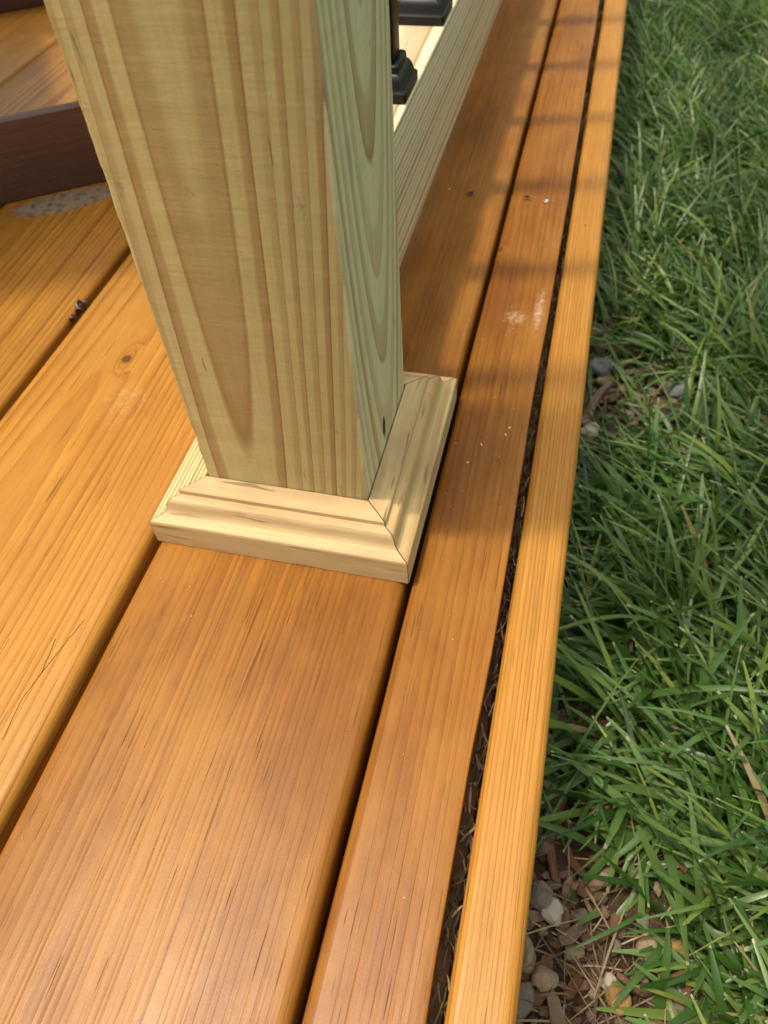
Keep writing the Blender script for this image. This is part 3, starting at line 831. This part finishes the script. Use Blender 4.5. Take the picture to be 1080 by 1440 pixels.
# lawn
def grass_material():
    t = NT('grass_blade')
    tip, rn = attr(t, 'tip'), attr(t, 'rnd')
    c = t.ramp(rn, [(0.0, (0.026, 0.070, 0.010)), (0.30, (0.060, 0.140, 0.022)), (0.60, (0.120, 0.215, 0.062)), (0.85, (0.150, 0.235, 0.050)), (0.980, (0.21, 0.28, 0.05)), (0.99, (0.32, 0.24, 0.11))])
    tc = t.n('ShaderNodeTexCoord').outputs['Object']
    v = t.m('ADD', 0.8, t.m('MULTIPLY', t.noise(tc, 90, 3, 0.6), 0.4))
    c = t.mix(1.0, c, t.comb(v, v, v), 'MULTIPLY')
    base = t.step(tip, 0.0, 0.30)
    c = t.mix(base, t.mix(0.5, c, (0.16, 0.17, 0.06)), c)
    c = t.mix(t.m('MULTIPLY', t.step(t.m('ADD', tip, t.m('MULTIPLY', t.m('SUBTRACT', t.noise(tc, 300, 1), 0.5), 0.16)), 0.965, 0.995), t.m('MULTIPLY', t.step(t.m('FRACT', t.m('MULTIPLY', rn, 37.0)), 0.45, 0.55), 0.85)), c, (0.46, 0.40, 0.24))
    t.put(t.bsdf.inputs['Base Color'], c)
    t.bsdf.inputs['Roughness'].default_value = 0.36
    t.bsdf.inputs['Specular IOR Level'].default_value = 0.6
    tr = t.n('ShaderNodeBsdfTranslucent'); t.put(tr.inputs[0], t.mix(1.0, c, (1.2, 1.5, 0.6), 'MULTIPLY'))
    mx = t.n('ShaderNodeMixShader'); mx.inputs[0].default_value = 0.28
    t.t.links.new(t.bsdf.outputs[0], mx.inputs[1]); t.t.links.new(tr.outputs[0], mx.inputs[2])
    t.t.links.new(mx.outputs[0], t.out.inputs['Surface'])
    return t.mat
grass_mat = grass_material()
def lawn(name, n, x0, x1, y0, y1, wid, ln, label):
    b = scatter(n, x0, x1, y0, y1, lambda x, y: np.clip(1 - 1.2 * bare(x, y), 0, 1) * np.clip(1 - 0.55 * bare(x - 0.04, y), 0, 1) * np.clip((x - 0.193) / 0.05, 0.25, 1))
    b[:, 2] -= 0.002
    # blades mostly flop towards the deck, in loose tufts
    tuft = np.array([mnoise.noise(Vector((x * 14, y * 14, 0))) for x, y in b[:, :2]])
    tuft2 = np.array([mnoise.noise(Vector((x * 22, y * 22, 7))) for x, y in b[:, :2]])
    head = math.pi * 0.93 + tuft * 2.2 + rng.normal(0, 0.75, n)
    wild = rng.random(n) < 0.22
    head = np.where(wild, rng.uniform(0, 6.28, n), head)
    lean = np.clip(rng.normal(0.80, 0.28, n) + tuft2 * 0.3, 0.1, 1.35)
    curve = np.clip(rng.normal(0.75, 0.35, n), 0.0, 1.5)
    big = np.interp(b[:, 1], [0.0, 0.35, 1.0], [1.2, 0.95, 0.85])          # coarse fescue near the end of the deck
    L = ln * rng.uniform(0.5, 1.15, n) * np.sqrt(big)
    near = bare(b[:, 0] - 0.045, b[:, 1])          # thin, short growth round the bare soil
    L = L * (1 - 0.5 * near)
    w = wid * rng.uniform(0.35, 1.35, n) * big
    o = ribbons(name, b, head, lean, L, w, curve, grass_mat, nseg=5, twist=rng.normal(0, 0.5, n), tipw=0.30)
    tag(o, label, 'grass')
    return o
lawn('lawn_grass', 24000, 0.197, 0.62, -0.36, 1.45, 0.0037, 0.098, 'mown green lawn grass growing along the deck edge')
lawn('lawn_grass', 9000, 0.62, 1.25, -0.6, 1.45, 0.0056, 0.12, 'lawn grass farther out from the deck')
lawn('lawn_grass', 11000, 0.197, 1.25, 1.45, 2.6, 0.0056, 0.12, 'lawn grass at the far end of the deck edge')

# ------------------------------------------------------------------ litter in the gap beside the fascia and on the boards
ng = 1500
yb = rng.uniform(-0.3, 1.2, ng)
bsg = np.stack([rng.uniform(0.1632, 0.1690, ng), yb, -0.0262 + rng.uniform(0.0, 0.006, ng)], axis=1)
go = ribbons('gap_debris', bsg, rng.normal(math.pi / 2, 0.5, ng) + np.where(rng.random(ng) < 0.5, math.pi, 0), rng.uniform(0.9, 1.6, ng),
             rng.uniform(0.005, 0.016, ng), rng.uniform(0.0004, 0.0012, ng), rng.normal(0, 0.6, ng), straw_mat, rnd=rng.random(ng) ** 1.6)
tag(go, 'dark shredded litter lying in the gap beside the fascia board', 'litter')

def leaf_bits():
    m_ = simple('dead_leaf', (0.045, 0.022, 0.014), 0.35, 0.6, var=0.4, vscale=300, bump=0.0006, bscale=300)
    V = []; F = []
    for (cx, cy, cz, L, Wd, a) in ((0, 0, 0, 0.010, 0.006, 0.9), (0.001, -0.010, -0.001, 0.011, 0.005, 1.1), (-0.004, 0.003, 0.002, 0.007, 0.003, 0.2), (0.002, 0.004, 0.001, 0.006, 0.004, 2.0)):
        b0 = len(V); nu, nv = 7, 4
        for i in range(nu):
            for j in range(nv):
                u = i / (nu - 1) - 0.5; v = j / (nv - 1) - 0.5
                x = u * L; y = v * Wd * (1 - 3 * u * u) ; z = 0.0035 * math.sin(u * 6 + a * 3) + 0.0022 * math.cos(v * 7 + u * 5)
                V.append((cx + x * math.cos(a) - y * math.sin(a), cy + x * math.sin(a) + y * math.cos(a), cz + z))
        for i in range(nu - 1):
            for j in range(nv - 1):
                F.append((b0 + i * nv + j, b0 + (i + 1) * nv + j, b0 + (i + 1) * nv + j + 1, b0 + i * nv + j + 1))
    o = link('dead_leaf', mesh('dead_leaf', V, F), m_, None, (-0.1745, 0.1640, -0.0020), smooth=True)
    md = o.modifiers.new('thick', 'SOLIDIFY'); md.thickness = 0.0003
    return tag(o, 'crumpled dark dead leaf caught in the gap left of the post', 'leaf')
leaf_bits()

def sawdust():
    V = []; F = []
    flk = [(0.0, 0.0)]
    n = 140
    for i in range(n):
        key = random.choices(('mid', 'rip', 'gold', 'left', 'fas', 'far'), (60, 80, 45, 40, 14, 20))[0]
        x0, x1 = XB.get(key, (0.1705, 0.1915))
        x = random.uniform(x0 + 0.004, x1 - 0.004); y = random.uniform(-0.24, 0.75)
        if key == 'rip' and random.random() < 0.55: y = random.gauss(0.12, 0.12)
        if -0.032 < x < 0.122 and -0.03 < y < 0.12: continue
        big = random.random() < 0.06
        L = random.uniform(0.0010, 0.0022) if big else random.uniform(0.0003, 0.0008); Wd = L * random.uniform(0.35, 0.8); T = 0.0003 if not big else 0.0006
        a = random.uniform(0, 6.28); b0 = len(V)
        zt = 0.0008
        for (u, v, z) in ((-.5, -.5, 0), (.5, -.4, 0), (.45, .5, 0), (-.4, .45, 0), (-.4, -.3, 1), (.35, -.3, 1.3), (.4, .35, 0.8), (-.3, .3, 1.1)):
            xx, yy = u * L, v * Wd
            V.append((x + xx * math.cos(a) - yy * math.sin(a), y + xx * math.sin(a) + yy * math.cos(a), zt - 0.0004 + z * T))
        for f in ((4, 5, 6, 7), (0, 1, 5, 4), (1, 2, 6, 5), (2, 3, 7, 6), (3, 0, 4, 7)): F.append(tuple(b0 + k for k in f))
    o = link('sawdust', mesh('sawdust', V, F), simple('sawdust', (0.74, 0.64, 0.46), 0.8, 0.2))
    o['kind'] = 'stuff'
    tag(o, 'pale specks of sawdust sprinkled over the deck boards', 'sawdust')
sawdust()
